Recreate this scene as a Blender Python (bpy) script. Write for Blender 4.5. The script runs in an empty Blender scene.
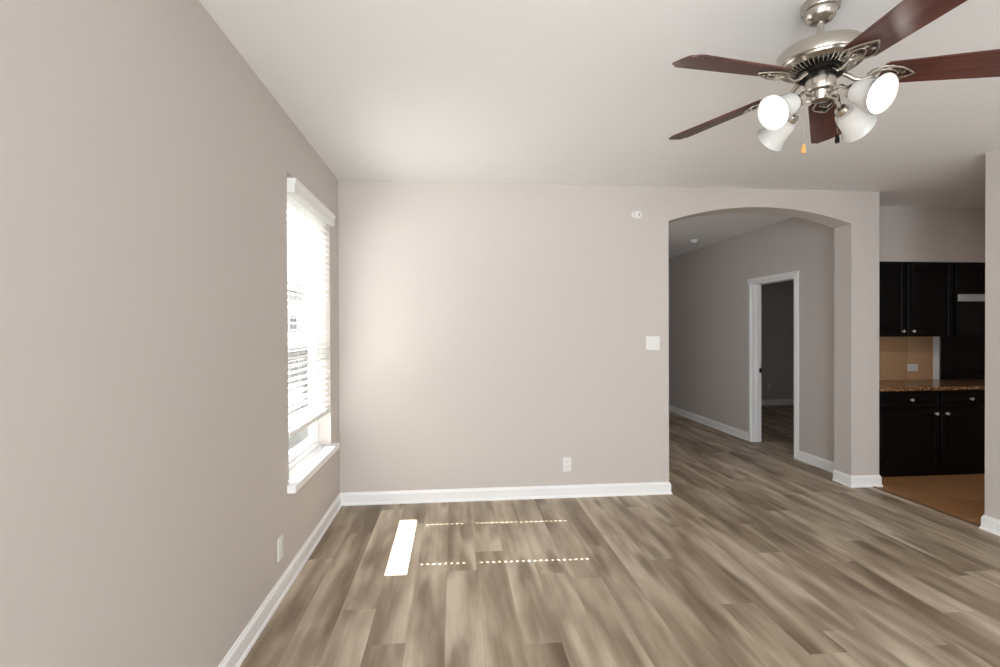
import bpy, bmesh, math, random
from mathutils import Vector, Matrix

random.seed(7)
S = bpy.context.scene
COL = S.collection
PI = math.pi


def lin(r, g, b):
    f = lambda v: (v / 255 / 12.92) if v / 255 <= 0.04045 else ((v / 255 + 0.055) / 1.055) ** 2.4
    return (f(r), f(g), f(b), 1.0)


# ------------------------------------------------------------------ camera
CAM_H = 1.45
yaw, pitch, roll = 0.0913, -0.0075, -0.0046
fw = Vector((math.sin(yaw) * math.cos(pitch), math.cos(yaw) * math.cos(pitch), math.sin(pitch)))
rt = Vector((math.cos(yaw), -math.sin(yaw), 0))
up = rt.cross(fw)
r2 = rt * math.cos(roll) + up * math.sin(roll)
u2 = -rt * math.sin(roll) + up * math.cos(roll)
cam_data = bpy.data.cameras.new('camera')
cam_data.sensor_width = 36
cam_data.lens = 503 * 36 / 1000
cam_data.clip_start = 0.05
cam = bpy.data.objects.new('camera', cam_data)
COL.objects.link(cam)
M = Matrix((r2, u2, -fw)).transposed().to_4x4()
M.translation = Vector((0, 0, CAM_H))
cam.matrix_world = M
S.camera = cam

# ------------------------------------------------------------------ view, world, sun, assumed rear lights, added fills
S.view_settings.view_transform = 'Standard'
S.view_settings.look = 'None'
S.view_settings.gamma = 1
S.view_settings.use_curve_mapping = False
S.view_settings.exposure = 0.07
S.cycles.max_bounces = 12
S.cycles.diffuse_bounces = 6
S.cycles.glossy_bounces = 4
S.cycles.transmission_bounces = 8
S.cycles.transparent_max_bounces = 24
S.cycles.caustics_reflective = False
S.cycles.caustics_refractive = False
S.cycles.sample_clamp_indirect = 6.0

world = bpy.data.worlds.new('world')
S.world = world
world.use_nodes = True
wn = world.node_tree
bg = wn.nodes['Background']
bg.inputs['Color'].default_value = (0.86, 0.93, 1.0, 1)
bg.inputs['Strength'].default_value = 2.3

SUN_T = 1.17                       # drop per metre travelled into the room
sun_d = bpy.data.lights.new('sun', 'SUN')
sun_d.energy = 60
sun_d.angle = math.radians(0.12)
sun_d.color = (1.0, 0.975, 0.965)
sun = bpy.data.objects.new('sun', sun_d)
COL.objects.link(sun)
sun.rotation_euler = Vector((1, -0.028, -SUN_T)).to_track_quat('-Z', 'Y').to_euler()


ZC_FILL = 2.67


def area(name, loc, target, sx, sy, watts, colour=(1, 1, 1)):
    d = bpy.data.lights.new(name, 'AREA')
    d.shape = 'RECTANGLE'
    d.size, d.size_y, d.energy, d.color = sx, sy, watts, colour
    o = bpy.data.objects.new(name, d)
    COL.objects.link(o)
    o.location = loc
    o.rotation_euler = (Vector(target) - Vector(loc)).to_track_quat('-Z', 'Y').to_euler()
    return o


# lights tilted up to brighten the ceiling, in two assumed rear openings (behind the camera)
area('assumed_rear_fill', (0.05, -2.62, 1.30), (0.35, 0, 1.85), 1.6, 1.9, 120, (0.90, 0.96, 1.0))
area('assumed_rear_right_fill', (2.95, -2.62, 1.30), (2.95, 0, 1.85), 0.9, 1.9, 18, (0.90, 0.96, 1.0))
area('side_fill', (-0.96, -1.05, 1.40), (0.5, -0.65, 1.55), 1.4, 1.5, 66, (0.90, 0.96, 1.0))  # unseen fill added to brighten the faces turned toward the left wall
area('hall_side_fill', (1.775, 5.75, 1.35), (3, 5.75, 1.30), 1.0, 1.4, 4.2, (1.0, 0.97, 0.94))  # unseen fill added to brighten the hall wall and arch jamb
# fill lamps added to brighten hall, kitchen and bedroom, all round the corner from the camera
area('hall_fill', (2.35, 6.6, ZC_FILL), (2.35, 6.6, 0), 0.3, 0.3, 0.5, (1.0, 0.95, 0.9))
area('kitchen_fill', (5.2, 2.6, ZC_FILL), (5.2, 2.6, 0), 0.6, 0.6, 14, (1.0, 0.97, 0.93))
area('bedroom_fill', (4.6, 7.0, ZC_FILL), (4.6, 7.0, 0), 0.3, 0.3, 1.8, (1.0, 0.93, 0.9))

# ------------------------------------------------------------------ mesh helpers


def mesh_obj(name, bm, mat=None, parent=None, smooth=False):
    me = bpy.data.meshes.new(name)
    bmesh.ops.recalc_face_normals(bm, faces=bm.faces[:])
    bm.to_mesh(me)
    bm.free()
    o = bpy.data.objects.new(name, me)
    COL.objects.link(o)
    for m in (mat if isinstance(mat, (list, tuple)) else [mat]):
        if m:
            me.materials.append(m)
    if smooth:
        for p in me.polygons:
            p.use_smooth = True
        me.set_sharp_from_angle(angle=math.radians(38))
    if parent:
        o.parent = parent
    return o


def box(bm, x0, x1, y0, y1, z0, z1, bevel=0.0, seg=2):
    t = bmesh.new()
    bmesh.ops.create_cube(t, size=1)
    for v in t.verts:
        v.co = Vector((x0 + (v.co.x + .5) * (x1 - x0), y0 + (v.co.y + .5) * (y1 - y0), z0 + (v.co.z + .5) * (z1 - z0)))
    if bevel > 0:
        bmesh.ops.bevel(t, geom=t.edges[:], offset=bevel, segments=seg, affect='EDGES', profile=0.5)
    merge(bm, t)


def merge(bm, t, mat=None):
    if mat is not None:
        bmesh.ops.transform(t, matrix=mat, verts=t.verts)
    me = bpy.data.meshes.new('tmp')
    t.to_mesh(me)
    t.free()
    bm.from_mesh(me)
    bpy.data.meshes.remove(me)


def prism(bm, pts, axis, a, b, bevel=0.0):
    """polygon pts (2D) extruded along axis ('x','y','z') from a to b"""
    def P(p, h):
        return {'x': Vector((h, p[0], p[1])), 'y': Vector((p[0], h, p[1])), 'z': Vector((p[0], p[1], h))}[axis]
    t = bmesh.new()
    va = [t.verts.new(P(p, a)) for p in pts]
    vb = [t.verts.new(P(p, b)) for p in pts]
    n = len(pts)
    t.faces.new(va)
    t.faces.new(vb[::-1])
    for i in range(n):
        t.faces.new((va[i], vb[i], vb[(i + 1) % n], va[(i + 1) % n]))
    bmesh.ops.recalc_face_normals(t, faces=t.faces[:])
    if bevel:
        bmesh.ops.bevel(t, geom=t.edges[:], offset=bevel, segments=2, affect='EDGES', profile=0.5)
    merge(bm, t)


def lathe(bm, prof, n=32, mat=None, cap=True):
    """prof: list of (r, z)"""
    t = bmesh.new()
    rings = []
    for r, z in prof:
        rings.append([t.verts.new((r * math.cos(2 * PI * i / n), r * math.sin(2 * PI * i / n), z)) for i in range(n)])
    for a, b in zip(rings, rings[1:]):
        for i in range(n):
            t.faces.new((a[i], a[(i + 1) % n], b[(i + 1) % n], b[i]))
    if cap:
        t.faces.new(rings[0][::-1])
        t.faces.new(rings[-1])
    bmesh.ops.recalc_face_normals(t, faces=t.faces[:])
    merge(bm, t, mat)


def tube(bm, pts, rad, n=8, closed=False, flat=1.0):
    """round tube along 3D points; rad number or list"""
    pts = [Vector(p) for p in pts]
    m = len(pts)
    t = bmesh.new()
    rings = []
    prev = None
    for i, p in enumerate(pts):
        if closed:
            d = pts[(i + 1) % m] - pts[i - 1]
        else:
            d = pts[min(i + 1, m - 1)] - pts[max(i - 1, 0)]
        d.normalize()
        if prev is None:
            ref = Vector((0, 0, 1)) if abs(d.z) < 0.9 else Vector((1, 0, 0))
            a = d.cross(ref).normalized()
        else:
            a = (prev - d * prev.dot(d)).normalized()
        prev = a
        b = d.cross(a)
        r = rad[i] if isinstance(rad, (list, tuple)) else rad
        rings.append([t.verts.new(p + a * (r * math.cos(2 * PI * k / n)) + b * (r * flat * math.sin(2 * PI * k / n))) for k in range(n)])
    pairs = list(zip(rings, rings[1:]))
    if closed:
        pairs.append((rings[-1], rings[0]))
    for A, B in pairs:
        for k in range(n):
            t.faces.new((A[k], A[(k + 1) % n], B[(k + 1) % n], B[k]))
    if not closed:
        t.faces.new(rings[0][::-1])
        t.faces.new(rings[-1])
    bmesh.ops.recalc_face_normals(t, faces=t.faces[:])
    merge(bm, t)


def sweep(bm, path, prof):
    """moulding: profile (offset to the LEFT of the path, z) swept along a plan polyline with mitres"""
    P = [Vector((p[0], p[1])) for p in path]
    n = len(P)
    t = bmesh.new()
    rings = []
    for i in range(n):
        d1 = (P[i] - P[i - 1]).normalized() if i > 0 else None
        d2 = (P[i + 1] - P[i]).normalized() if i < n - 1 else None
        d1 = d1 or d2
        d2 = d2 or d1
        n1, n2 = Vector((-d1.y, d1.x)), Vector((-d2.y, d2.x))
        m = (n1 + n2).normalized()
        m = m / max(0.2, m.dot(n1))
        rings.append([t.verts.new((P[i].x + m.x * o, P[i].y + m.y * o, z)) for o, z in prof])
    k = len(prof)
    for A, B in zip(rings, rings[1:]):
        for i in range(k):
            t.faces.new((A[i], A[(i + 1) % k], B[(i + 1) % k], B[i]))
    t.faces.new(rings[0][::-1])
    t.faces.new(rings[-1])
    bmesh.ops.recalc_face_normals(t, faces=t.faces[:])
    merge(bm, t)


def struct(o, label=None):
    o['kind'] = 'structure'
    if label:
        o['label'] = label
    return o


def tag(o, label, cat, group=None):
    o['label'] = label
    o['category'] = cat
    if group:
        o['group'] = group
    return o


def empty(name, loc=(0, 0, 0)):
    o = bpy.data.objects.new(name, None)
    o.empty_display_size = 0.05
    COL.objects.link(o)
    o.location = loc
    return o


def B():
    return bmesh.new()


# ------------------------------------------------------------------ materials
def mat(name, col, rough=0.5, metal=0.0, spec=0.5, bump=0.0, bscale=200, coat=0.0):
    m = bpy.data.materials.new(name)
    m.use_nodes = True
    nt = m.node_tree
    p = nt.nodes['Principled BSDF']
    p.inputs['Base Color'].default_value = col
    p.inputs['Roughness'].default_value = rough
    p.inputs['Metallic'].default_value = metal
    p.inputs['Specular IOR Level'].default_value = spec
    p.inputs['Coat Weight'].default_value = coat
    if bump:
        tc = nt.nodes.new('ShaderNodeTexCoord')
        nz = nt.nodes.new('ShaderNodeTexNoise')
        nz.inputs['Scale'].default_value = bscale
        nz.inputs['Detail'].default_value = 3
        b = nt.nodes.new('ShaderNodeBump')
        b.inputs['Strength'].default_value = bump
        b.inputs['Distance'].default_value = 0.004
        nt.links.new(tc.outputs['Object'], nz.inputs['Vector'])
        nt.links.new(nz.outputs['Fac'], b.inputs['Height'])
        nt.links.new(b.outputs['Normal'], p.inputs['Normal'])
    return m


class NG:
    """tiny node graph helper"""
    def __init__(s, m):
        s.t = m.node_tree
        s.p = s.t.nodes['Principled BSDF']

    def n(s, typ, **kw):
        o = s.t.nodes.new('ShaderNode' + typ)
        for k, v in kw.items():
            if hasattr(o, k):
                setattr(o, k, v)
            else:
                o.inputs[k.replace('_', ' ')].default_value = v
        return o

    def l(s, a, b):
        s.t.links.new(a, b)

    def math(s, op, a, b=None, clamp=False):
        o = s.t.nodes.new('ShaderNodeMath')
        o.operation = op
        o.use_clamp = clamp
        for i, v in enumerate((a, b)):
            if v is None:
                continue
            if isinstance(v, (int, float)):
                o.inputs[i].default_value = v
            else:
                s.l(v, o.inputs[i])
        return o.outputs[0]

    def ramp(s, fac, stops, interp='LINEAR'):
        o = s.t.nodes.new('ShaderNodeValToRGB')
        o.color_ramp.interpolation = interp
        e = o.color_ramp.elements
        while len(e) < len(stops):
            e.new(0.5)
        for el, (pos, c) in zip(e, stops):
            el.position = pos
            el.color = c
        s.l(fac, o.inputs['Fac'])
        return o.outputs['Color']

    def mix(s, fac, a, b, mode='MIX'):
        o = s.t.nodes.new('ShaderNodeMix')
        o.data_type = 'RGBA'
        o.blend_type = mode
        for i, v in ((0, fac), (6, a), (7, b)):
            if isinstance(v, (int, float)):
                o.inputs[i].default_value = v
            elif isinstance(v, tuple):
                o.inputs[i].default_value = v
            else:
                s.l(v, o.inputs[i])
        return o.outputs[2]


def plank_material():
    m = mat('grey_oak_planks', lin(150, 130, 110), 0.42)
    g = NG(m)
    tc = g.n('TexCoord')
    sep = g.n('SeparateXYZ')
    g.l(tc.outputs['Object'], sep.inputs[0])
    x, y = sep.outputs[0], sep.outputs[1]
    ROW, LEN = 0.18, 1.45
    xr = g.math('DIVIDE', g.math('ADD', x, 0.05), ROW)
    row = g.math('FLOOR', xr)
    wn1 = g.n('TexWhiteNoise')
    wn1.noise_dimensions = '1D'
    g.l(row, wn1.inputs['W'])
    yr = g.math('ADD', g.math('DIVIDE', y, LEN), g.math('MULTIPLY', wn1.outputs['Value'], 5.0))
    wn2 = g.n('TexWhiteNoise')
    wn2.noise_dimensions = '2D'
    idv = g.n('CombineXYZ')
    g.l(row, idv.inputs[0])
    g.l(g.math('FLOOR', yr), idv.inputs[1])
    g.l(idv.outputs[0], wn2.inputs['Vector'])
    rnd = wn2.outputs['Value']

    def edge(v, size):
        f = g.math('FRACT', v)
        d = g.math('MULTIPLY', g.math('MINIMUM', f, g.math('SUBTRACT', 1.0, f)), size)
        return g.math('LESS_THAN', d, 0.0009)
    seam_fac = g.math('MAXIMUM', edge(xr, ROW), edge(yr, LEN))
    shift = g.math('MULTIPLY', rnd, 37.0)

    def coords(sx, sy):
        c = g.n('CombineXYZ')
        g.l(g.math('ADD', g.math('MULTIPLY', x, sx), shift), c.inputs[0])
        g.l(g.math('ADD', g.math('MULTIPLY', y, sy), shift), c.inputs[1])
        g.l(shift, c.inputs[2])
        return c.outputs[0]

    def noise(sx, sy, detail=3, rough=0.55, dist=0.0):
        n = g.n('TexNoise')
        n.inputs['Scale'].default_value = 1
        n.inputs['Detail'].default_value = detail
        n.inputs['Roughness'].default_value = rough
        n.inputs['Distortion'].default_value = dist
        g.l(coords(sx, sy), n.inputs['Vector'])
        return n.outputs['Fac']
    cloud = noise(5.2, 0.75, 2, 0.45, 0.25)
    blot = noise(11.0, 1.9, 2, 0.5, 0.25)
    streak = noise(26.0, 0.7, 3, 0.55, 0.3)
    fine = noise(120.0, 3.0, 2, 0.6)
    tone = g.math('ADD', g.math('MULTIPLY', cloud, 0.95), g.math('MULTIPLY', streak, 0.26))
    tone = g.math('ADD', tone, g.math('MULTIPLY', blot, 0.62))
    tone = g.math('ADD', tone, g.math('MULTIPLY', fine, 0.07))
    tone = g.math('ADD', tone, g.math('MULTIPLY', rnd, 0.07))
    tone = g.math('SUBTRACT', tone, 0.475)
    col = g.ramp(tone, [(0.24, lin(120, 103, 84)), (0.42, lin(149, 132, 113)), (0.56, lin(174, 158, 138)), (0.76, lin(206, 193, 174))])
    # knots
    vo = g.n('TexVoronoi')
    vo.voronoi_dimensions = '2D'
    vo.inputs['Scale'].default_value = 1
    vo.inputs['Randomness'].default_value = 1
    g.l(coords(4.2, 1.0), vo.inputs['Vector'])
    kd = g.math('ADD', vo.outputs['Distance'], g.math('MULTIPLY', g.math('SUBTRACT', blot, 0.5), 0.30))
    kf = g.ramp(kd, [(0.05, (1, 1, 1, 1)), (0.25, (0, 0, 0, 1))], 'EASE')
    kf2 = g.math('MULTIPLY', kf, 0.5)
    col = g.mix(kf2, col, lin(92, 74, 58))
    # seams
    seam = g.math('MULTIPLY', seam_fac, 0.25)
    col = g.mix(seam, col, lin(80, 66, 54))
    g.l(col, g.p.inputs['Base Color'])
    rg = g.math('ADD', 0.40, g.math('MULTIPLY', streak, 0.12))
    g.l(rg, g.p.inputs['Roughness'])
    g.p.inputs['Specular IOR Level'].default_value = 0.35
    bp = g.n('Bump')
    bp.inputs['Strength'].default_value = 0.25
    bp.inputs['Distance'].default_value = 0.002
    hgt = g.math('SUBTRACT', g.math('MULTIPLY', fine, 0.4), seam_fac)
    g.l(hgt, bp.inputs['Height'])
    g.l(bp.outputs['Normal'], g.p.inputs['Normal'])
    return m


def tile_material(name, base, dark, size, grout, rough=0.35, rot=0.0):
    m = mat(name, base, rough)
    g = NG(m)
    tc = g.n('TexCoord')
    mp = g.n('Mapping')
    mp.inputs['Rotation'].default_value = (0, 0, rot)
    g.l(tc.outputs['Object'], mp.inputs[0])
    br = g.n('TexBrick')
    br.offset = 0
    br.inputs['Scale'].default_value = 1
    br.inputs['Brick Width'].default_value = size
    br.inputs['Row Height'].default_value = size
    br.inputs['Mortar Size'].default_value = 0.004
    br.inputs['Color1'].default_value = base
    br.inputs['Color2'].default_value = dark
    br.inputs['Mortar'].default_value = grout
    g.l(mp.outputs[0], br.inputs['Vector'])
    nz = g.n('TexNoise')
    nz.inputs['Scale'].default_value = 5
    nz.inputs['Detail'].default_value = 5
    g.l(tc.outputs['Object'], nz.inputs['Vector'])
    col = g.mix(g.math('MULTIPLY', nz.outputs['Fac'], 0.6), br.outputs['Color'], dark)
    g.l(col, g.p.inputs['Base Color'])
    return m


def granite_material():
    m = mat('brown_granite', lin(130, 98, 70), 0.18)
    g = NG(m)
    tc = g.n('TexCoord')
    nz = g.n('TexNoise')
    nz.inputs['Scale'].default_value = 42
    nz.inputs['Detail'].default_value = 4
    g.l(tc.outputs['Object'], nz.inputs['Vector'])
    col = g.ramp(nz.outputs['Fac'], [(0.32, lin(60, 40, 28)), (0.48, lin(128, 92, 62)), (0.60, lin(170, 132, 94)), (0.72, lin(210, 180, 145))])
    g.l(col, g.p.inputs['Base Color'])
    return m


def wood_blade_material():
    m = mat('red_mahogany', lin(92, 42, 33), 0.32, coat=0.4)
    g = NG(m)
    g.p.inputs['Coat Roughness'].default_value = 0.25
    tc = g.n('TexCoord')
    mp = g.n('Mapping')
    mp.inputs['Scale'].default_value = (2.2, 34, 10)
    g.l(tc.outputs['Object'], mp.inputs[0])
    nz = g.n('TexNoise')
    nz.inputs['Scale'].default_value = 1.6
    nz.inputs['Detail'].default_value = 4
    nz.inputs['Distortion'].default_value = 0.6
    g.l(mp.outputs[0], nz.inputs['Vector'])
    col = g.ramp(nz.outputs['Fac'], [(0.3, lin(62, 29, 25)), (0.5, lin(80, 39, 32)), (0.7, lin(97, 50, 41))])
    g.l(col, g.p.inputs['Base Color'])
    return m


def nickel_material():
    m = mat('brushed_nickel', lin(192, 186, 177), 0.28, 1.0)
    g = NG(m)
    tc = g.n('TexCoord')
    nz = g.n('TexNoise')
    nz.inputs['Scale'].default_value = 9
    g.l(tc.outputs['Object'], nz.inputs['Vector'])
    g.l(g.math('ADD', 0.22, g.math('MULTIPLY', nz.outputs['Fac'], 0.05)), g.p.inputs['Roughness'])
    return m


def glass_pane_material():
    m = bpy.data.materials.new('window_glass')
    m.use_nodes = True
    nt = m.node_tree
    nt.nodes.clear()
    out = nt.nodes.new('ShaderNodeOutputMaterial')
    tr = nt.nodes.new('ShaderNodeBsdfTransparent')
    tr.inputs[0].default_value = (0.96, 0.98, 0.97, 1)
    gl = nt.nodes.new('ShaderNodeBsdfGlossy')
    gl.inputs['Roughness'].default_value = 0.02
    fr = nt.nodes.new('ShaderNodeLayerWeight')
    fr.inputs[0].default_value = 0.12
    mx = nt.nodes.new('ShaderNodeMixShader')
    nt.links.new(fr.outputs['Facing'], mx.inputs[0])
    nt.links.new(tr.outputs[0], mx.inputs[1])
    nt.links.new(gl.outputs[0], mx.inputs[2])
    nt.links.new(mx.outputs[0], out.inputs[0])
    return m


def shade_glass_material():
    m = bpy.data.materials.new('frosted_glass')
    m.use_nodes = True
    nt = m.node_tree
    nt.nodes.clear()
    out = nt.nodes.new('ShaderNodeOutputMaterial')
    tl = nt.nodes.new('ShaderNodeBsdfTranslucent')
    tl.inputs[0].default_value = (0.22, 0.22, 0.215, 1)
    tr = nt.nodes.new('ShaderNodeBsdfTransparent')
    df = nt.nodes.new('ShaderNodeBsdfPrincipled')
    df.inputs['Base Color'].default_value = (0.9, 0.89, 0.86, 1)
    df.inputs['Roughness'].default_value = 0.12
    m1 = nt.nodes.new('ShaderNodeMixShader')
    m1.inputs[0].default_value = 0.6
    m2 = nt.nodes.new('ShaderNodeMixShader')
    m2.inputs[0].default_value = 0.02
    nt.links.new(tl.outputs[0], m1.inputs[1])
    nt.links.new(df.outputs[0], m1.inputs[2])
    nt.links.new(m1.outputs[0], m2.inputs[1])
    nt.links.new(tr.outputs[0], m2.inputs[2])
    nt.links.new(m2.outputs[0], out.inputs[0])
    return m


def emit_material(name, col, strength):
    m = mat(name, col, 0.4)
    p = m.node_tree.nodes['Principled BSDF']
    p.inputs['Emission Color'].default_value = col
    p.inputs['Emission Strength'].default_value = strength
    return m


WALL = mat('greige_wall_paint', lin(204, 197, 192), 0.75, spec=0.25, bump=0.10, bscale=130)
CEIL = mat('white_ceiling_paint', lin(238, 238, 238), 0.9, spec=0.1, bump=0.06, bscale=160)
TRIM = mat('white_trim_paint', lin(247, 247, 247), 0.35)
VINYL = mat('white_window_vinyl', lin(238, 238, 236), 0.4)
SLAT = mat('white_blind_slat', lin(240, 240, 238), 0.4)
PLASTIC = mat('white_plastic', lin(232, 231, 229), 0.3)
SLOT = mat('dark_slot', lin(70, 68, 66), 0.5)
FLOOR = plank_material()
TILE = tile_material('brown_floor_tile', lin(188, 142, 100), lin(158, 114, 76), 0.42, lin(104, 76, 52), 0.35, 0.2)
SPLASH = tile_material('tan_stone_splash', lin(204, 168, 134), lin(180, 142, 106), 0.33, lin(160, 126, 94), 0.4)
GRANITE = granite_material()
BLACKWOOD = mat('espresso_cabinet_lacquer', lin(8, 7, 7), 0.3, spec=0.2, bump=0.02, bscale=60)
BLACKGLOSS = mat('black_appliance_enamel', lin(10, 10, 11), 0.2, spec=0.25)
PALE = mat('pale_metal_strip', lin(200, 205, 205), 0.35, 0.2)
CHROME = mat('chrome_knob_metal', lin(240, 240, 238), 0.3, 0.5)
NICKEL = nickel_material()
DARKMETAL = mat('dark_motor_metal', lin(30, 29, 28), 0.35, 0.8)
BLADEWOOD = wood_blade_material()
SHADE = shade_glass_material()
BULB = emit_material('lit_bulb', (1.0, 0.975, 0.94, 1), 30)
LIGHTWOOD = mat('light_maple_knob', lin(226, 160, 92), 0.4, bump=0.02, bscale=90)
BLACK = mat('black_latch_metal', lin(22, 21, 20), 0.4, 0.6)
GLASS = glass_pane_material()
STRIP = mat('brown_transition_strip', lin(112, 88, 68), 0.4)
CONCRETE = mat('pale_concrete', lin(150, 148, 144), 0.85, bump=0.2, bscale=30)
FENCE = mat('grey_fence_wood', lin(150, 142, 140), 0.8, bump=0.2, bscale=40)
SIDING = mat('pale_siding', lin(206, 204, 200), 0.7, bump=0.1, bscale=25)
ROOFING = mat('grey_shingle', lin(104, 98, 94), 0.9, bump=0.3, bscale=30)

# ------------------------------------------------------------------ room shell
XL, YB, ZC = -0.949, 4.267, 2.694
XE = 3.876           # free end of the back wall
XR = 3.79            # right wall / hall wall plane
YR = -2.60           # rear wall
WT = 0.208           # back wall thickness
HALL_END = 9.6
KY = 5.10            # kitchen back wall
TILE_X = 3.80

bm = B()
box(bm, XL - 0.2, TILE_X + 0.01, YR - 0.2, 4.50, -0.1, 0.0)
box(bm, 1.6, 3.91, 4.50, HALL_END + 0.2, -0.1, 0.0)
box(bm, 3.91, 7.0, KY + 0.1, HALL_END + 0.2, -0.1, 0.0)
struct(mesh_obj('floor', bm, FLOOR), 'grey brown wood plank floor running toward the back wall')
bm = B()
box(bm, TILE_X + 0.01, 7.0, 0.9, KY + 0.1, -0.1, 0.0)
struct(mesh_obj('floor_kitchen', bm, TILE), 'brown tiled floor of the kitchen')
bm = B()
box(bm, XL - 0.2, 7.0, YR - 0.2, HALL_END + 0.2, ZC, ZC + 0.15)
struct(mesh_obj('ceiling', bm, CEIL), 'flat white ceiling')

# back wall with the arched opening
AX0, AX1, ASP, ATOP = 1.880, 3.603, 2.398, 2.534
half = (AX1 - AX0) / 2
rise = ATOP - ASP
R = (half * half + rise * rise) / (2 * rise)
cx, cz = (AX0 + AX1) / 2, ATOP - R
a0 = math.asin(half / R)
arc = [(cx + R * math.sin(a), cz + R * math.cos(a)) for a in [-a0 + 2 * a0 * i / 40 for i in range(41)]]
bm = B()
prism(bm, [(XL - 0.16, 0), (AX0, 0)] + arc + [(AX1, 0), (XE, 0), (XE, ZC), (XL - 0.16, ZC)], 'y', YB, YB + WT)
wb = struct(mesh_obj('wall_back', bm, WALL), 'greige back wall with an arched opening at its right')
for p in wb.data.polygons:
    p.use_smooth = False

# left wall with the window opening
WY0, WY1, WZ0, WZ1 = 2.985, 3.975, 0.522, 2.36
bm = B()
x0, x1 = XL - 0.16, XL
box(bm, x0, x1, YR - 0.1, -1.80, 0, ZC)
box(bm, x0, x1, -0.30, WY0, 0, ZC)
box(bm, x0, x1, -1.80, -0.30, 0, 0.62)
box(bm, x0, x1, -1.80, -0.30, 2.18, ZC)
box(bm, x0, x0 + 0.02, -1.80, -0.30, 0.62, 2.18)      # unseen board added to keep sun out of the side fill's recess
box(bm, x0, x1, WY1, YB + 0.02, 0, ZC)
box(bm, x0, x1, WY0, WY1, 0, WZ0)
box(bm, x0, x1, WY0, WY1, WZ1, ZC)
struct(mesh_obj('wall_left', bm, WALL), 'greige left wall with the bright window near its far end')

# right wall, rear wall
bm = B()
box(bm, XR, XR + 0.13, YR - 0.1, 3.272, 0, ZC)
struct(mesh_obj('wall_right', bm, WALL), 'greige wall end at the right edge of the photo')
bm = B()
y0, y1 = YR - 0.1, YR
for (a, b, z0, z1) in ((XL, -0.80, 0, ZC), (0.90, 2.48, 0, ZC), (3.42, XR, 0, ZC), (-0.80, 0.90, 0, 0.33), (2.48, 3.42, 0, 0.33),  # unseen wall; its two openings are assumed, cut for the rear lights
                       (-0.80, 0.90, 2.27, ZC), (2.48, 3.42, 2.27, ZC)):
    box(bm, a, b, y0, y1, z0, z1)
struct(mesh_obj('wall_rear', bm, WALL), 'greige rear wall behind the camera')
# hall walls
DY0, DY1, DZ = 5.285, 6.115, 2.025
bm = B()
box(bm, XR, XR + 0.12, YB + WT, DY0, 0, ZC)
box(bm, XR, XR + 0.12, DY1, HALL_END, 0, ZC)
box(bm, XR, XR + 0.12, DY0, DY1, DZ, ZC)
struct(mesh_obj('wall_hall', bm, WALL), 'greige hall wall with the open doorway seen through the arch')
bm = B()
for (ya, yb_, za, zb_) in ((YB + WT, 5.22, 0, ZC), (6.28, HALL_END, 0, ZC), (5.22, 6.28, 0, 0.62), (5.22, 6.28, 2.08, ZC)):
    box(bm, 1.66, 1.78, ya, yb_, za, zb_)
box(bm, 1.66, 1.68, 5.22, 6.28, 0.62, 2.08)  # unseen board closing the recess added for the hall fill
box(bm, 1.66, 7.0, HALL_END, HALL_END + 0.12, 0, ZC)
struct(mesh_obj('wall_hall_end', bm, WALL), 'greige end of the hall')
# room behind the doorway
bm = B()
box(bm, XR + 0.12, 7.0, 9.0, 9.12, 0, ZC)
box(bm, 6.9, 7.0, KY + 0.12, 9.0, 0, ZC)
struct(mesh_obj('wall_bedroom', bm, WALL), 'dim wall of the dark room behind the doorway')
# kitchen shell
bm = B()
box(bm, XR + 0.12, 7.0, KY, KY + 0.12, 0, ZC)
struct(mesh_obj('wall_kitchen', bm, WALL), 'kitchen back wall')
bm = B()
box(bm, XR + 0.13, 7.0, 0.9, 1.0, 0, ZC)
box(bm, 6.9, 7.0, 1.0, KY, 0, ZC)
struct(mesh_obj('wall_kitchen_right', bm, WALL), 'far side of the kitchen')
SOF_Y, SOF_Z = 4.77, 2.13
bm = B()
box(bm, XE, 6.9, SOF_Y, KY, SOF_Z, ZC)
struct(mesh_obj('wall_soffit', bm, WALL), 'greige soffit above the black kitchen cabinets')
bm = B()
box(bm, XE, XR + 0.125, YB + WT, KY, 0, ZC)
struct(mesh_obj('wall_kitchen_left', bm, WALL), 'kitchen side of the hall wall')

# baseboards
BASE = [(0, 0), (0.021, 0), (0.021, 0.008), (0.016, 0.019), (0.0135, 0.021), (0.0135, 0.083), (0.010, 0.091), (0.006, 0.096), (0.005, 0.103), (0, 0.105)]


def baseboard(name, path, label):
    b = B()
    sweep(b, path, BASE)
    return struct(mesh_obj(name, b, TRIM, smooth=False), label)


baseboard('baseboard_left', [(XL, YB), (XL, YR)], 'white baseboard along the left wall')
baseboard('baseboard_back', [(AX0, YB + WT), (AX0, YB), (XL, YB)], 'white baseboard along the back wall')
baseboard('baseboard_pillar', [(XE, YB + WT), (XE, YB), (AX1, YB), (AX1, YB + WT)], 'white baseboard round the pillar right of the arch')
baseboard('baseboard_hall', [(XR, YB + WT), (XR, DY0 - 0.062)][::-1][::-1], 'white baseboard on the hall wall before the doorway')
baseboard('baseboard_hall_far', [(XR, DY1 + 0.062), (XR, HALL_END)], 'white baseboard on the hall wall beyond the doorway')
baseboard('baseboard_right', [(XR, YR), (XR, 3.272), (XR + 0.13, 3.272)], 'white baseboard on the wall end at the right')
baseboard('baseboard_bedroom', [(6.9, 9.0), (XR + 0.12, 9.0)], 'white baseboard in the dark room behind the doorway')

# floor transition between planks and tile
bm = B()
prism(bm, [(-0.02, 0.0), (0.02, 0.0), (0.014, 0.006), (-0.014, 0.006)], 'y', 3.272, YB)
o = struct(mesh_obj('trim_1', bm, STRIP), 'brown transition strip between the planks and the kitchen tile')
o.location.x = TILE_X + 0.012

# ------------------------------------------------------------------ door_1 (cased opening in the hall wall)
door = struct(empty('door_1', (XR, DY0, 0)), 'white cased doorway standing open in the hall wall')


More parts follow.
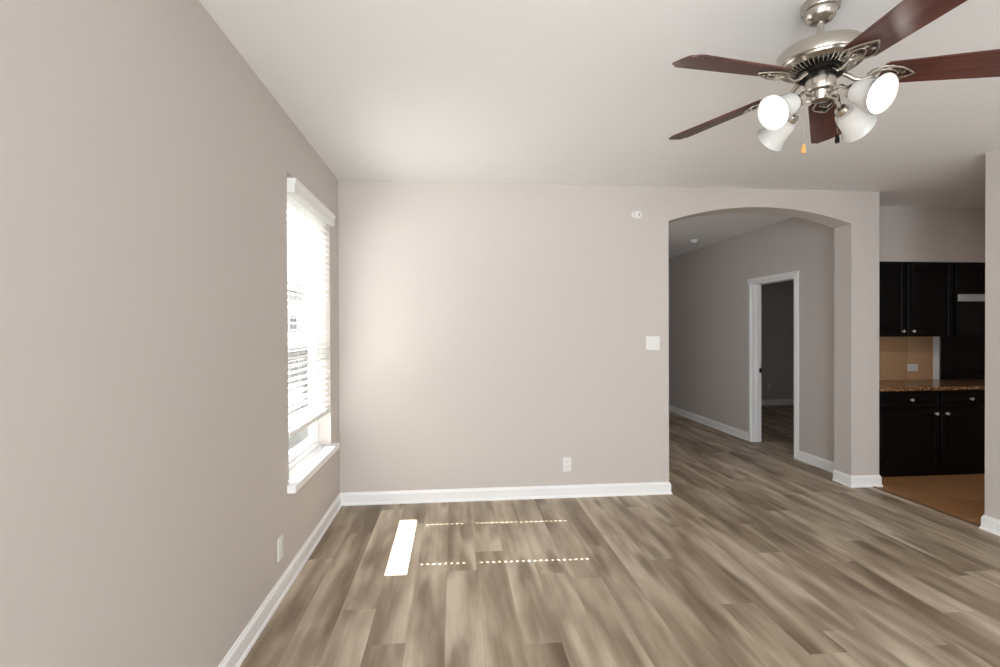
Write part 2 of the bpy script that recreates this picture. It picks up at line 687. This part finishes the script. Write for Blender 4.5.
def child(name, bm, m, parent, loc=None, smooth=False):
    o = mesh_obj(name, bm, m, None, smooth)
    o.parent = parent
    if loc is None:       # built in world space: bring into the parent's space
        o.location = -Vector(parent.location)
    else:
        o.location = loc
    return o


CW = 0.062
bm = B()
cas = [(0, 0), (0.018, 0), (0.018, 0.03), (0.013, 0.045), (0.009, CW), (0, CW)]


def casing_leg(b, ya, sgn):
    pts = [(XR - d, ya + sgn * w) for d, w in cas]
    prism(b, pts, 'z', 0, DZ)


casing_leg(bm, DY0, -1)
casing_leg(bm, DY1, 1)
t = B()
pts = [(XR - d, DZ + w) for d, w in cas]
va = [t.verts.new((p[0], DY0 - CW, p[1])) for p in pts]
vb = [t.verts.new((p[0], DY1 + CW, p[1])) for p in pts]
t.faces.new(va); t.faces.new(vb[::-1])
for i in range(len(pts)):
    t.faces.new((va[i], vb[i], vb[(i + 1) % len(pts)], va[(i + 1) % len(pts)]))
merge(bm, t)
child('casing', bm, TRIM, door)
bm = B()
JT = 0.018
box(bm, XR - 0.002, XR + 0.122, DY0 - 0.001, DY0 + JT, 0, DZ)
box(bm, XR - 0.002, XR + 0.122, DY1 - JT, DY1 + 0.001, 0, DZ)
box(bm, XR - 0.002, XR + 0.122, DY0, DY1, DZ - JT, DZ + 0.001)
for yy, s in ((DY0 + JT, 1), (DY1 - JT, -1)):
    box(bm, XR + 0.05, XR + 0.085, min(yy, yy + s * 0.011), max(yy, yy + s * 0.011), 0, DZ - JT)
child('jamb', bm, TRIM, door)
bm = B()
box(bm, XR + 0.092, XR + 0.121, DY1 - JT - 0.003, DY1 - JT + 0.001, 0.885, 0.945, 0.001, 1)
box(bm, XR + 0.100, XR + 0.112, DY1 - JT - 0.0045, DY1 - JT, 0.90, 0.93)
child('strike_plate', bm, BLACK, door)

# ------------------------------------------------------------------ window_1
win = struct(empty('window_1', (XL - 0.1, WY0, WZ0)), 'bright white window in the left wall')
FX0, FX1 = XL - 0.15, XL - 0.085
GX = XL - 0.122
GY0, GY1 = 3.032, 3.898
bm = B()
box(bm, FX0, FX1, WY0, GY0 - 0.012, WZ0, WZ1)
box(bm, FX0, FX1, GY1 + 0.012, WY1, WZ0, WZ1)
box(bm, FX0, FX1, GY0 - 0.012, GY1 + 0.012, WZ1 - 0.055, WZ1)
box(bm, FX0, FX1, GY0 - 0.012, GY1 + 0.012, WZ0, WZ0 + 0.085)
child('frame', bm, VINYL, win)
for nm, za, zb, dx in (('lower_sash', 0.61, 1.375, 0.012), ('upper_sash', 1.362, 2.305, -0.014)):
    bm = B()
    xa, xb = GX - 0.014 + dx, GX + 0.014 + dx
    lo, hi = (0.055, 0.04) if nm == 'lower_sash' else (0.076, 0.028)
    box(bm, xa, xb, GY0 - 0.012, GY0, za, zb, 0.003, 1)
    box(bm, xa, xb, GY1, GY1 + 0.012, za, zb, 0.003, 1)
    box(bm, xa, xb, GY0, GY1, za, za + lo, 0.003, 1)
    box(bm, xa, xb, GY0, GY1, zb - hi, zb, 0.003, 1)
    s = child('sash', bm, VINYL, win)
    bm = B()
    box(bm, GX + dx - 0.002, GX + dx + 0.002, GY0, GY1, za + lo - 0.004, zb - hi + 0.004)
    gl = mesh_obj('pane', bm, GLASS, s)
bm = B()
prism(bm, [(XL - 0.086, WY0 + 0.001), (XL - 0.0005, WY0 + 0.001), (XL - 0.0005, 2.950), (XL + 0.047, 2.950), (XL + 0.047, 4.055), (XL - 0.0005, 4.055),
           (XL - 0.0005, WY1 - 0.001), (XL - 0.086, WY1 - 0.001)], 'z', 0.5225, 0.570, 0.004)
child('sill', bm, TRIM, win)

# ------------------------------------------------------------------ window blind (hangs inside the window)
BX = -0.97
blind = tag(empty('window_blind', (BX, 3.0, 0.85)), 'white wood slat blind covering the window in the left wall', 'blind')
BY0, BY1 = WY0 + 0.008, WY1 - 0.008
bm = B()
prof = [(-0.935, 2.244), (-0.912, 2.244), (-0.906, 2.252), (-0.906, 2.296), (-0.899, 2.307), (-0.899, 2.328), (-0.935, 2.328)]
prism(bm, [(p[0], p[1]) for p in prof], 'y', 2.99, 3.955)
box(bm, -0.949, -0.9345, 2.99, 3.002, 2.245, 2.327)
box(bm, -0.949, -0.9345, 3.943, 3.955, 2.245, 2.327)
child('valance', bm, SLAT, blind)
bm = B()
box(bm, BX - 0.025, BX + 0.025, BY0, BY1, 2.262, 2.312, 0.002, 1)
child('headrail', bm, SLAT, blind)
HOLES = (3.155, 3.795)
HX, HY = 0.0088, 0.0058


def slat_mesh():
    """one slightly crowned slat with a rout hole at each ladder"""
    b = B()
    xs = [-0.025, -0.0175, -HX, HX, 0.0175, 0.025]
    ys = [BY0]
    for h in HOLES:
        ys += [h - HY, h + HY]
    ys += [BY1]
    crown = lambda x: 0.0016 * (1 - (x / 0.025) ** 2)
    th = 0.0026
    grid = {}
    for s in (0, 1):
        for i, x in enumerate(xs):
            for j, y in enumerate(ys):
                grid[s, i, j] = b.verts.new((x, y - BY0, crown(x) + (th if s else 0)))
    hole = lambda i, j: i == 2 and j in (1, 3)
    nx, ny = len(xs) - 1, len(ys) - 1
    inside = lambda i, j: 0 <= i < nx and 0 <= j < ny and not hole(i, j)
    for i in range(nx):
        for j in range(ny):
            if not inside(i, j):
                continue
            for s in (0, 1):
                q = [grid[s, i, j], grid[s, i + 1, j], grid[s, i + 1, j + 1], grid[s, i, j + 1]]
                b.faces.new(q if s else q[::-1])
            for (di, dj, ea, eb) in ((-1, 0, (i, j), (i, j + 1)), (1, 0, (i + 1, j), (i + 1, j + 1)), (0, -1, (i, j), (i + 1, j)), (0, 1, (i, j + 1), (i + 1, j + 1))):
                if not inside(i + di, j + dj):
                    b.faces.new((grid[0, ea[0], ea[1]], grid[0, eb[0], eb[1]], grid[1, eb[0], eb[1]], grid[1, ea[0], ea[1]]))
    return b


first = child('slat', slat_mesh(), SLAT, blind, (0, BY0 - 3.0, 0.89 - 0.85))
PITCH = 0.0435
nsl = int((2.265 - 0.89) / PITCH) + 1
for i in range(1, nsl):
    c = first.copy()
    COL.objects.link(c)
    c.parent = blind
    c.location = (0, BY0 - 3.0, 0.89 - 0.85 + PITCH * i)
bm = B()
box(bm, BX - 0.026, BX + 0.026, BY0, BY1, 0.826, 0.860, 0.005)
child('bottom_rail', bm, SLAT, blind)
for h in HOLES:
    bm = B()
    for dx in (-0.0275, 0.0275):
        tube(bm, [(BX + dx, h, 0.85), (BX + dx, h, 2.27)], 0.0011, 5)
    child('ladder_cord', bm, SLAT, blind)
bm = B()
tube(bm, [(BX + 0.04, 3.262, 2.27), (BX + 0.041, 3.262, 1.40)], 0.0036, 6)
tube(bm, [(BX + 0.02, 3.262, 2.285), (BX + 0.04, 3.262, 2.268)], 0.002, 6)
child('tilt_wand', bm, PLASTIC, blind)

# ------------------------------------------------------------------ outside the window
bm = B()
box(bm, -14, XL - 0.17, -8, 38, -0.45, -0.15)
struct(mesh_obj('ground_outside', bm, CONCRETE), 'pale paving outside the window')
bm = B()
yy = 0.5
k = 0
while yy < 16:
    w = 0.14
    box(bm, -3.02 - 0.012 * (k % 2), -3.0 - 0.012 * (k % 2), yy, yy + w - 0.006, -0.15, 1.42)
    yy += w
    k += 1
box(bm, -3.07, -3.03, 0.5, 16, 0.2, 0.29)
box(bm, -3.07, -3.03, 0.5, 16, 1.1, 1.19)
tag(mesh_obj('yard_fence', bm, FENCE), 'pale grey board fence standing outside the window', 'fence')
house = tag(empty('neighbour_house', (-8, 25, -0.15)), 'pale house glimpsed between the blind slats', 'house')
bm = B()
box(bm, -9.5, -6.5, 15, 35, -0.15, 3.0)
child('house_wall', bm, SIDING, house)
bm = B()
prism(bm, [(-9.9, 2.95), (-6.1, 2.95), (-8.0, 4.3)], 'y', 14.6, 35.4)
child('roof', bm, ROOFING, house)
for wy in (17.5, 20.5, 23.0, 25.5, 28.5):
    bm = B()
    for (a, b_, c, d) in ((wy, wy + 0.06, 0.8, 2.1), (wy + 0.94, wy + 1.0, 0.8, 2.1), (wy, wy + 1, 0.8, 0.86), (wy, wy + 1, 2.04, 2.1), (wy, wy + 1, 1.42, 1.47)):
        box(bm, -6.5, -6.45, a, b_, c, d)
    wf = child('house_window', bm, VINYL, house)
    bm = B()
    box(bm, -6.5, -6.47, wy + 0.05, wy + 0.95, 0.85, 2.05)
    mesh_obj('pane', bm, BLACKGLOSS, wf)

# ------------------------------------------------------------------ outlets, switch, sensor


def outlet(name, label, cat, M4, horizontal=False):
    """duplex outlet: built facing -Y at the origin, then placed by M4"""
    e = empty(name)
    e.matrix_world = M4
    tag(e, label, cat, None)
    rot = Matrix.Rotation(PI / 2, 4, 'Y') if horizontal else Matrix.Identity(4)
    t = B()
    box(t, -0.038, 0.038, -0.006, 0.0005, -0.062, 0.062, 0.003)
    b = B(); merge(b, t, rot)
    mesh_obj('cover_plate', b, PLASTIC, e)
    for zz in (-0.022, 0.022):
        t = B()
        pts = []
        for i in range(24):
            a = 2 * PI * i / 24
            pts.append((0.0165 * math.cos(a), zz + max(-0.0135, min(0.0135, 0.0165 * math.sin(a)))))
        prism(t, pts, 'y', -0.0085, -0.005)
        b = B(); merge(b, t, rot)
        rc = mesh_obj('receptacle', b, PLASTIC, e)
        t = B()
        for dx in (-0.006, 0.006):
            box(t, dx - 0.001, dx + 0.001, -0.0089, -0.008, zz + 0.0005, zz + 0.008)
        prism(t, [(0.0022 * math.cos(2 * PI * i / 10), zz - 0.007 + 0.0022 * math.sin(2 * PI * i / 10)) for i in range(10)], 'y', -0.0089, -0.008)
        b = B(); merge(b, t, rot)
        mesh_obj('slot', b, SLOT, rc)
    t = B()
    lathe(t, [(0.0025, 0), (0.0025, 0.001), (0.0015, 0.0016)], 10)
    b = B(); merge(b, t, rot @ Matrix.Translation((0, -0.006, 0)) @ Matrix.Rotation(PI / 2, 4, 'X'))
    mesh_obj('screw', b, PLASTIC, e)
    return e


outlet('wall_outlet', 'white outlet low on the back wall below the light switch', 'outlet', Matrix.Translation((0.967, YB, 0.285)))
outlet('wall_outlet', 'white outlet on the left wall just below the window', 'outlet',
       Matrix.Translation((XL, 2.826, 0.268)) @ Matrix.Rotation(PI / 2, 4, 'Z'))
outlet('wall_outlet', 'white sideways outlet on the tan kitchen backsplash', 'outlet', Matrix.Translation((5.013, KY - 0.012, 1.013)), True)
outlet('wall_outlet', 'dim outlet above the baseboard in the dark room beyond the doorway', 'outlet', Matrix.Translation((5.93, 9.0, 0.36)))

sw = tag(empty('light_switch', (1.735, YB, 1.327)), 'white double switch plate beside the arched opening', 'switch')
bm = B()
box(bm, -0.062, 0.062, -0.006, 0.0005, -0.061, 0.061, 0.003)
mesh_obj('cover_plate', bm, PLASTIC, sw)
for dx in (-0.024, 0.024):
    bm = B()
    prism(bm, [(-0.004, -0.034), (-0.011, -0.034), (-0.0075, 0.034), (-0.004, 0.034)], 'x', dx - 0.0165, dx + 0.0165)
    mesh_obj('rocker', bm, PLASTIC, sw)

det = tag(empty('motion_sensor', (1.597, YB, 2.445)), 'small white sensor high on the back wall left of the arch', 'sensor')
bm = B()
t = B()
lathe(t, [(0.055, 0), (0.055, 0.008), (0.05, 0.012), (0.0, 0.013)], 32, cap=False)
merge(bm, t, Matrix.Rotation(PI / 2, 4, 'X') @ Matrix.Scale(0.62, 4, (0, 1, 0)))
mesh_obj('back_plate', bm, PLASTIC, det, True)
for dx in (-0.022, 0.024):
    bm = B()
    lathe(bm, [(0.017, 0.008), (0.018, 0.02), (0.015, 0.032), (0.008, 0.037), (0.001, 0.038)], 20, Matrix.Translation((dx, 0, -0.002)) @ Matrix.Rotation(PI / 2, 4, 'X'))
    mesh_obj('sensor_head', bm, PLASTIC, det, True)

sm = tag(empty('smoke_detector', (3.36, 6.78, ZC)), 'small white detector on the hall ceiling beyond the arch', 'detector')
bm = B()
lathe(bm, [(0.052, 0.0), (0.052, -0.016), (0.048, -0.022), (0.04, -0.026)], 32)
mesh_obj('base', bm, PLASTIC, sm, True)
bm = B()
lathe(bm, [(0.04, -0.024), (0.037, -0.038), (0.024, -0.044), (0.004, -0.045)], 32)
mesh_obj('cover', bm, PLASTIC, sm, True)

# ------------------------------------------------------------------ kitchen


def shaker(b, x0, x1, z0, z1, yf, th=0.02, fr=0.055, rec=0.008):
    """raised-panel front, face at y = yf (front side -Y)"""
    box(b, x0, x0 + fr, yf, yf + th, z0, z1, 0.002, 1)
    box(b, x1 - fr, x1, yf, yf + th, z0, z1, 0.002, 1)
    box(b, x0 + fr, x1 - fr, yf, yf + th, z0, z0 + fr, 0.002, 1)
    box(b, x0 + fr, x1 - fr, yf, yf + th, z1 - fr, z1, 0.002, 1)
    # field: recessed rim rising to a raised middle
    X0, X1, Z0, Z1 = x0 + fr - 0.002, x1 - fr + 0.002, z0 + fr - 0.002, z1 - fr + 0.002
    m = 0.03
    t = bmesh.new()
    A = [t.verts.new(p) for p in ((X0, yf + rec, Z0), (X1, yf + rec, Z0), (X1, yf + rec, Z1), (X0, yf + rec, Z1))]
    C = [t.verts.new(p) for p in ((X0 + m, yf + 0.002, Z0 + m), (X1 - m, yf + 0.002, Z0 + m), (X1 - m, yf + 0.002, Z1 - m), (X0 + m, yf + 0.002, Z1 - m))]
    D = [t.verts.new((v.co.x, yf + th, v.co.z)) for v in A]
    for i in range(4):
        j = (i + 1) % 4
        t.faces.new((A[i], A[j], C[j], C[i]))
        t.faces.new((D[i], D[j], A[j], A[i]))
    t.faces.new(C)
    t.faces.new(D[::-1])
    bmesh.ops.recalc_face_normals(t, faces=t.faces[:])
    merge(b, t)


def knob(parent, x, y, z):
    b = B()
    lathe(b, [(0.008, 0), (0.0065, 0.006), (0.006, 0.012), (0.0135, 0.018), (0.0155, 0.023), (0.013, 0.028), (0.004, 0.030)], 16,
          Matrix.Translation((x, y, z)) @ Matrix.Rotation(PI / 2, 4, 'X'))
    return mesh_obj('knob', b, CHROME, parent, True)


base = tag(empty('base_cabinet', (4.7, KY, 0)), 'black base cabinet with two drawers and two doors under the granite counter', 'cabinet')
bm = B()
BXL, BXR, BFY = XR + 0.128, 5.36, 4.49
box(bm, BXL, BXR, BFY, KY - 0.002, 0.09, 0.838)
box(bm, BXL, BXR, BFY + 0.03, KY - 0.002, 0.0, 0.09)
child('body', bm, BLACKWOOD, base)
box_y = BFY - 0.02
for (a, b_) in ((4.08, 4.697), (4.713, 5.33)):
    bm = B()
    shaker(bm, a, b_, 0.685, 0.825, box_y, fr=0.03)
    d = child('drawer', bm, BLACKWOOD, base)
    knob(d, (a + b_) / 2, box_y, 0.755)
for (a, b_, kx) in ((4.08, 4.697, 4.648), (4.713, 5.33, 4.762)):
    bm = B()
    shaker(bm, a, b_, 0.10, 0.67, box_y)
    d = child('door', bm, BLACKWOOD, base)
    knob(d, kx, box_y, 0.617)

bm = B()
t = B()
pr = [(KY - 0.001, 0.839), (4.462, 0.839), (4.450, 0.846), (4.447, 0.858), (4.450, 0.870), (4.462, 0.877), (KY - 0.001, 0.877)]
prism(bm, pr, 'x', XE + 0.003, 6.88)
tag(mesh_obj('countertop', bm, GRANITE), 'brown speckled granite countertop on the black base cabinets', 'countertop')

bm = B()
box(bm, XE + 0.002, 5.262, KY - 0.012, KY, 0.878, 1.40)
struct(mesh_obj('trim_2', bm, SPLASH), 'tan stone backsplash above the counter')
bm = B()
box(bm, 5.262, 5.335, KY - 0.016, KY, 0.878, 1.40, 0.002, 1)
struct(mesh_obj('trim_3', bm, TRIM), 'white vertical strip ending the backsplash')
bm = B()
box(bm, 5.337, 6.10, KY - 0.02, KY - 0.0005, 0.878, 1.40, 0.003, 1)
tag(mesh_obj('splash_panel', bm, BLACKGLOSS), 'glossy black panel behind the counter right of the white strip', 'panel')

upc = tag(empty('upper_cabinet', (4.65, KY, 1.36)), 'black two door upper cabinet hung above the tan backsplash', 'cabinet')
UF = 4.79
bm = B()
box(bm, XE + 0.004, 5.172, UF, KY - 0.001, 1.36, SOF_Z - 0.001)
child('body', bm, BLACKWOOD, upc)
for (a, b_, kx) in ((4.14, 4.632, 4.588), (4.652, 5.158, 4.700)):
    bm = B()
    shaker(bm, a, b_, 1.375, SOF_Z - 0.018, UF - 0.02)
    d = child('door', bm, BLACKWOOD, upc)
    knob(d, kx, UF - 0.02, 1.415)

shc = tag(empty('upper_cabinet', (5.55, KY, 1.80)), 'short black upper cabinet above the black microwave', 'cabinet')
bm = B()
box(bm, 5.176, 5.94, UF, KY - 0.001, 1.81, SOF_Z - 0.001)
child('body', bm, BLACKWOOD, shc)
for (a, b_) in ((5.19, 5.552), (5.566, 5.925)):
    bm = B()
    shaker(bm, a, b_, 1.825, SOF_Z - 0.018, UF - 0.02, fr=0.05)
    child('door', bm, BLACKWOOD, shc)

mw = tag(empty('microwave', (5.55, KY, 1.36)), 'black microwave with a pale vent strip hung under the short cabinet', 'microwave')
bm = B()
box(bm, 5.178, 5.938, 4.775, KY - 0.021, 1.36, 1.808, 0.004)
child('body', bm, BLACKGLOSS, mw)
bm = B()
box(bm, 5.18, 5.76, 4.758, 4.776, 1.372, 1.712, 0.004)
child('door', bm, BLACKGLOSS, mw)
bm = B()
box(bm, 5.215, 5.93, 4.764, 4.776, 1.724, 1.798, 0.003)
for i in range(22):
    box(bm, 5.24 + i * 0.031, 5.262 + i * 0.031, 4.762, 4.765, 1.752, 1.757)
child('vent_strip', bm, PALE, mw)
bm = B()
tube(bm, [(5.735, 4.758, 1.42), (5.735, 4.73, 1.43), (5.735, 4.73, 1.66), (5.735, 4.758, 1.67)], 0.008, 8)
child('handle', bm, BLACKGLOSS, mw)

# ------------------------------------------------------------------ ceiling fan
FX, FY = 1.404, 1.815
fan = tag(empty('ceiling_fan', (FX, FY, ZC)), 'brushed nickel ceiling fan with five red wood blades and four lit glass shades', 'ceiling fan')
Z = lambda z: z - ZC


def part(name, prof, m, parent=fan, n=48, mat4=None):
    b = B()
    lathe(b, [(r, Z(z)) for r, z in prof], n, mat4)
    return mesh_obj(name, b, m, parent, True)


part('canopy', [(0.066, 2.694), (0.067, 2.672), (0.064, 2.664), (0.056, 2.660), (0.055, 2.654), (0.051, 2.638), (0.042, 2.628), (0.028, 2.622), (0.016, 2.619)], NICKEL)
part('downrod', [(0.0125, 2.632), (0.0125, 2.505)], NICKEL, n=20)
part('motor_housing', [(0.022, 2.522), (0.03, 2.517), (0.12, 2.514), (0.143, 2.510), (0.147, 2.504), (0.148, 2.466), (0.146, 2.461), (0.140, 2.459), (0.137, 2.453), (0.118, 2.446), (0.108, 2.443)], NICKEL)
vent = part('vent_ring', [(0.110, 2.446), (0.108, 2.439), (0.088, 2.433), (0.08, 2.432)], DARKMETAL)
bm = B()
for i in range(44):
    a = 2 * PI * i / 44
    c, s = math.cos(a), math.sin(a)
    tube(bm, [(0.084 * c, 0.084 * s, Z(2.4305)), (0.107 * c, 0.107 * s, Z(2.4375)), (0.116 * c, 0.116 * s, Z(2.445))], 0.0022, 5)
mesh_obj('vent_fins', bm, NICKEL, vent)
part('flywheel', [(0.082, 2.436), (0.082, 2.418), (0.074, 2.412), (0.04, 2.410)], DARKMETAL)
part('switch_housing', [(0.05, 2.414), (0.052, 2.410), (0.052, 2.362), (0.049, 2.357), (0.036, 2.353), (0.034, 2.349), (0.034, 2.330), (0.030, 2.322), (0.012, 2.317), (0.003, 2.316)], NICKEL)

BLADE_PH, BLADE_PITCH, BLADE_DROOP = 193.3, -13.0, 3.2
ROOT, TIP, BZ = 0.195, 0.640, 2.408


def blade_mesh():
    b = B()
    pts = []
    w0, w1 = 0.056, 0.072
    pts += [(ROOT, -w0 + 0.012), (ROOT + 0.014, -w0)]
    pts += [(TIP - 0.034, -w1), (TIP - 0.024, -w1 + 0.004), (TIP - 0.017, -w1 + 0.012), (TIP - 0.010, -w1 + 0.018), (TIP, -w1 + 0.022)]
    pts += [(TIP + 0.003, 0.0)]
    pts += [(TIP, w1 - 0.022), (TIP - 0.010, w1 - 0.018), (TIP - 0.017, w1 - 0.012), (TIP - 0.024, w1 - 0.004), (TIP - 0.034, w1)]
    pts += [(ROOT + 0.014, w0), (ROOT, w0 - 0.012)]
    prism(b, pts, 'z', -0.003, 0.003)
    return b


def leaf(t0, x0, x1, w, y0=0.0, n=28, pw=1.0):
    """pointed-oval closed loop lying in the blade plane"""
    out = []
    for i in range(n):
        a = 2 * PI * i / n
        u = a / PI if a < PI else 2 - a / PI  # 0..1..0 along the leaf
        x = x0 + (x1 - x0) * u
        s = 1 if a < PI else -1
        y = y0 + s * w * max(0.0, math.sin(PI * u ** 0.85)) ** pw
        out.append((x, y, t0))
    return out


def iron_mesh():
    b = B()
    zb = -0.0085
    tube(b, leaf(zb, 0.165, 0.300, 0.040, 0.0), 0.0042, 8, True)
    tube(b, leaf(zb - 0.002, 0.168, 0.248, 0.024, -0.008, pw=0.7), 0.0034, 8, True)
    tube(b, [(p[0], p[1], zb - 0.001) for p in [(0.150, -0.012), (0.158, -0.032), (0.180, -0.047), (0.215, -0.049), (0.240, -0.036)]], 0.0034, 8)
    for (x, y) in ((0.215, 0.0), (0.262, 0.012), (0.262, -0.012)):
        lathe(b, [(0.007, -0.014), (0.0075, -0.010), (0.0055, -0.003)], 12, Matrix.Translation((x, y, 0)))
    # arm sweeping down from the flywheel and up to the leaf
    tube(b, [(0.076, 0, 0.012), (0.092, 0, 0.001), (0.112, 0, -0.016), (0.134, 0, -0.021), (0.152, 0, -0.015), (0.170, 0, zb)], [0.0095, 0.009, 0.0075, 0.007, 0.0065, 0.005], 10, False)
    return b


bl0 = ir0 = None
for k in range(5):
    ang = math.radians(BLADE_PH - 72 * k)
    rot = Matrix.Rotation(ang, 4, 'Z') @ Matrix.Rotation(math.radians(BLADE_DROOP), 4, 'Y') @ Matrix.Rotation(math.radians(BLADE_PITCH), 4, 'X')
    if k == 0:
        bl0 = mesh_obj('blade', blade_mesh(), BLADEWOOD, fan)
        ir0 = mesh_obj('blade_iron', iron_mesh(), NICKEL, fan, True)
        o1, o2 = bl0, ir0
    else:
        o1, o2 = bl0.copy(), ir0.copy()
        for o in (o1, o2):
            COL.objects.link(o)
            o.parent = fan
    for o in (o1, o2):
        o.matrix_local = Matrix.Translation((0, 0, Z(BZ))) @ rot

# light kit
LIGHT_PH = (-169, -75, 17, 106)
proto = None
for k, deg in enumerate(LIGHT_PH):
    a = math.radians(deg)
    zrot = Matrix.Rotation(a, 4, 'Z')
    tilt = math.radians(62)
    # shade frame: local -Z is the opening direction, tilted outward
    neck = Matrix.Translation((0.112, 0, Z(2.310)))
    SM = zrot @ neck @ Matrix.Rotation(-tilt, 4, 'Y')
    if k == 0:
        b = B()
        tube(b, [(0.03, 0, Z(2.336)), (0.055, 0, Z(2.343)), (0.082, 0, Z(2.343)), (0.102, 0, Z(2.326)), (0.114, 0, Z(2.308))], 0.0062, 8)
        arm = mesh_obj('lamp_arm', b, NICKEL, fan, True)
        b = B()
        lathe(b, [(0.010, 0.006), (0.021, 0.002), (0.0245, -0.006), (0.0245, -0.032), (0.022, -0.035)], 24)
        sock = mesh_obj('lamp_socket', b, NICKEL, fan, True)
        b = B()
        outp = [(0.024, -0.020), (0.035, -0.026), (0.041, -0.042), (0.0445, -0.068), (0.0485, -0.094), (0.057, -0.117), (0.065, -0.127)]
        inp = [(r - 0.003, z - 0.0005) for r, z in outp[::-1]]
        lathe(b, outp + [(0.0645, -0.1295)] + inp, 40, cap=False)
        shade = mesh_obj('lamp_shade', b, SHADE, fan, True)
        b = B()
        lathe(b, [(0.011, -0.032), (0.013, -0.042), (0.022, -0.058), (0.0275, -0.074), (0.0275, -0.084), (0.022, -0.098), (0.012, -0.105), (0.002, -0.107)], 24)
        bulb = mesh_obj('bulb', b, BULB, fan, True)
        quad = [arm, sock, shade, bulb]
    else:
        quad = [o.copy() for o in (arm, sock, shade, bulb)]
        for o in quad:
            COL.objects.link(o)
            o.parent = fan
    quad[0].matrix_local = zrot
    for o in quad[1:]:
        o.matrix_local = SM

for (dx, dy, z1, km, lab) in ((-0.076, -0.010, 2.148, LIGHTWOOD, 'light wood pull knob'), (0.040, -0.036, 2.180, DARKMETAL, 'dark metal pull knob')):
    b = B()
    tube(b, [(dx * 0.85, dy * 0.85, Z(2.372)), (dx, dy, Z(2.365)), (dx, dy, Z(z1))], 0.0013, 6)
    ch = mesh_obj('pull_chain', b, NICKEL, fan)
    b = B()
    lathe(b, [(0.003, Z(z1) + 0.002), (0.0065, Z(z1) - 0.008), (0.0085, Z(z1) - 0.022), (0.0070, Z(z1) - 0.031), (0.002, Z(z1) - 0.033)], 14, Matrix.Translation((dx, dy, 0)))
    kn = mesh_obj('pull_knob', b, km, ch, True)
    kn['label'] = lab
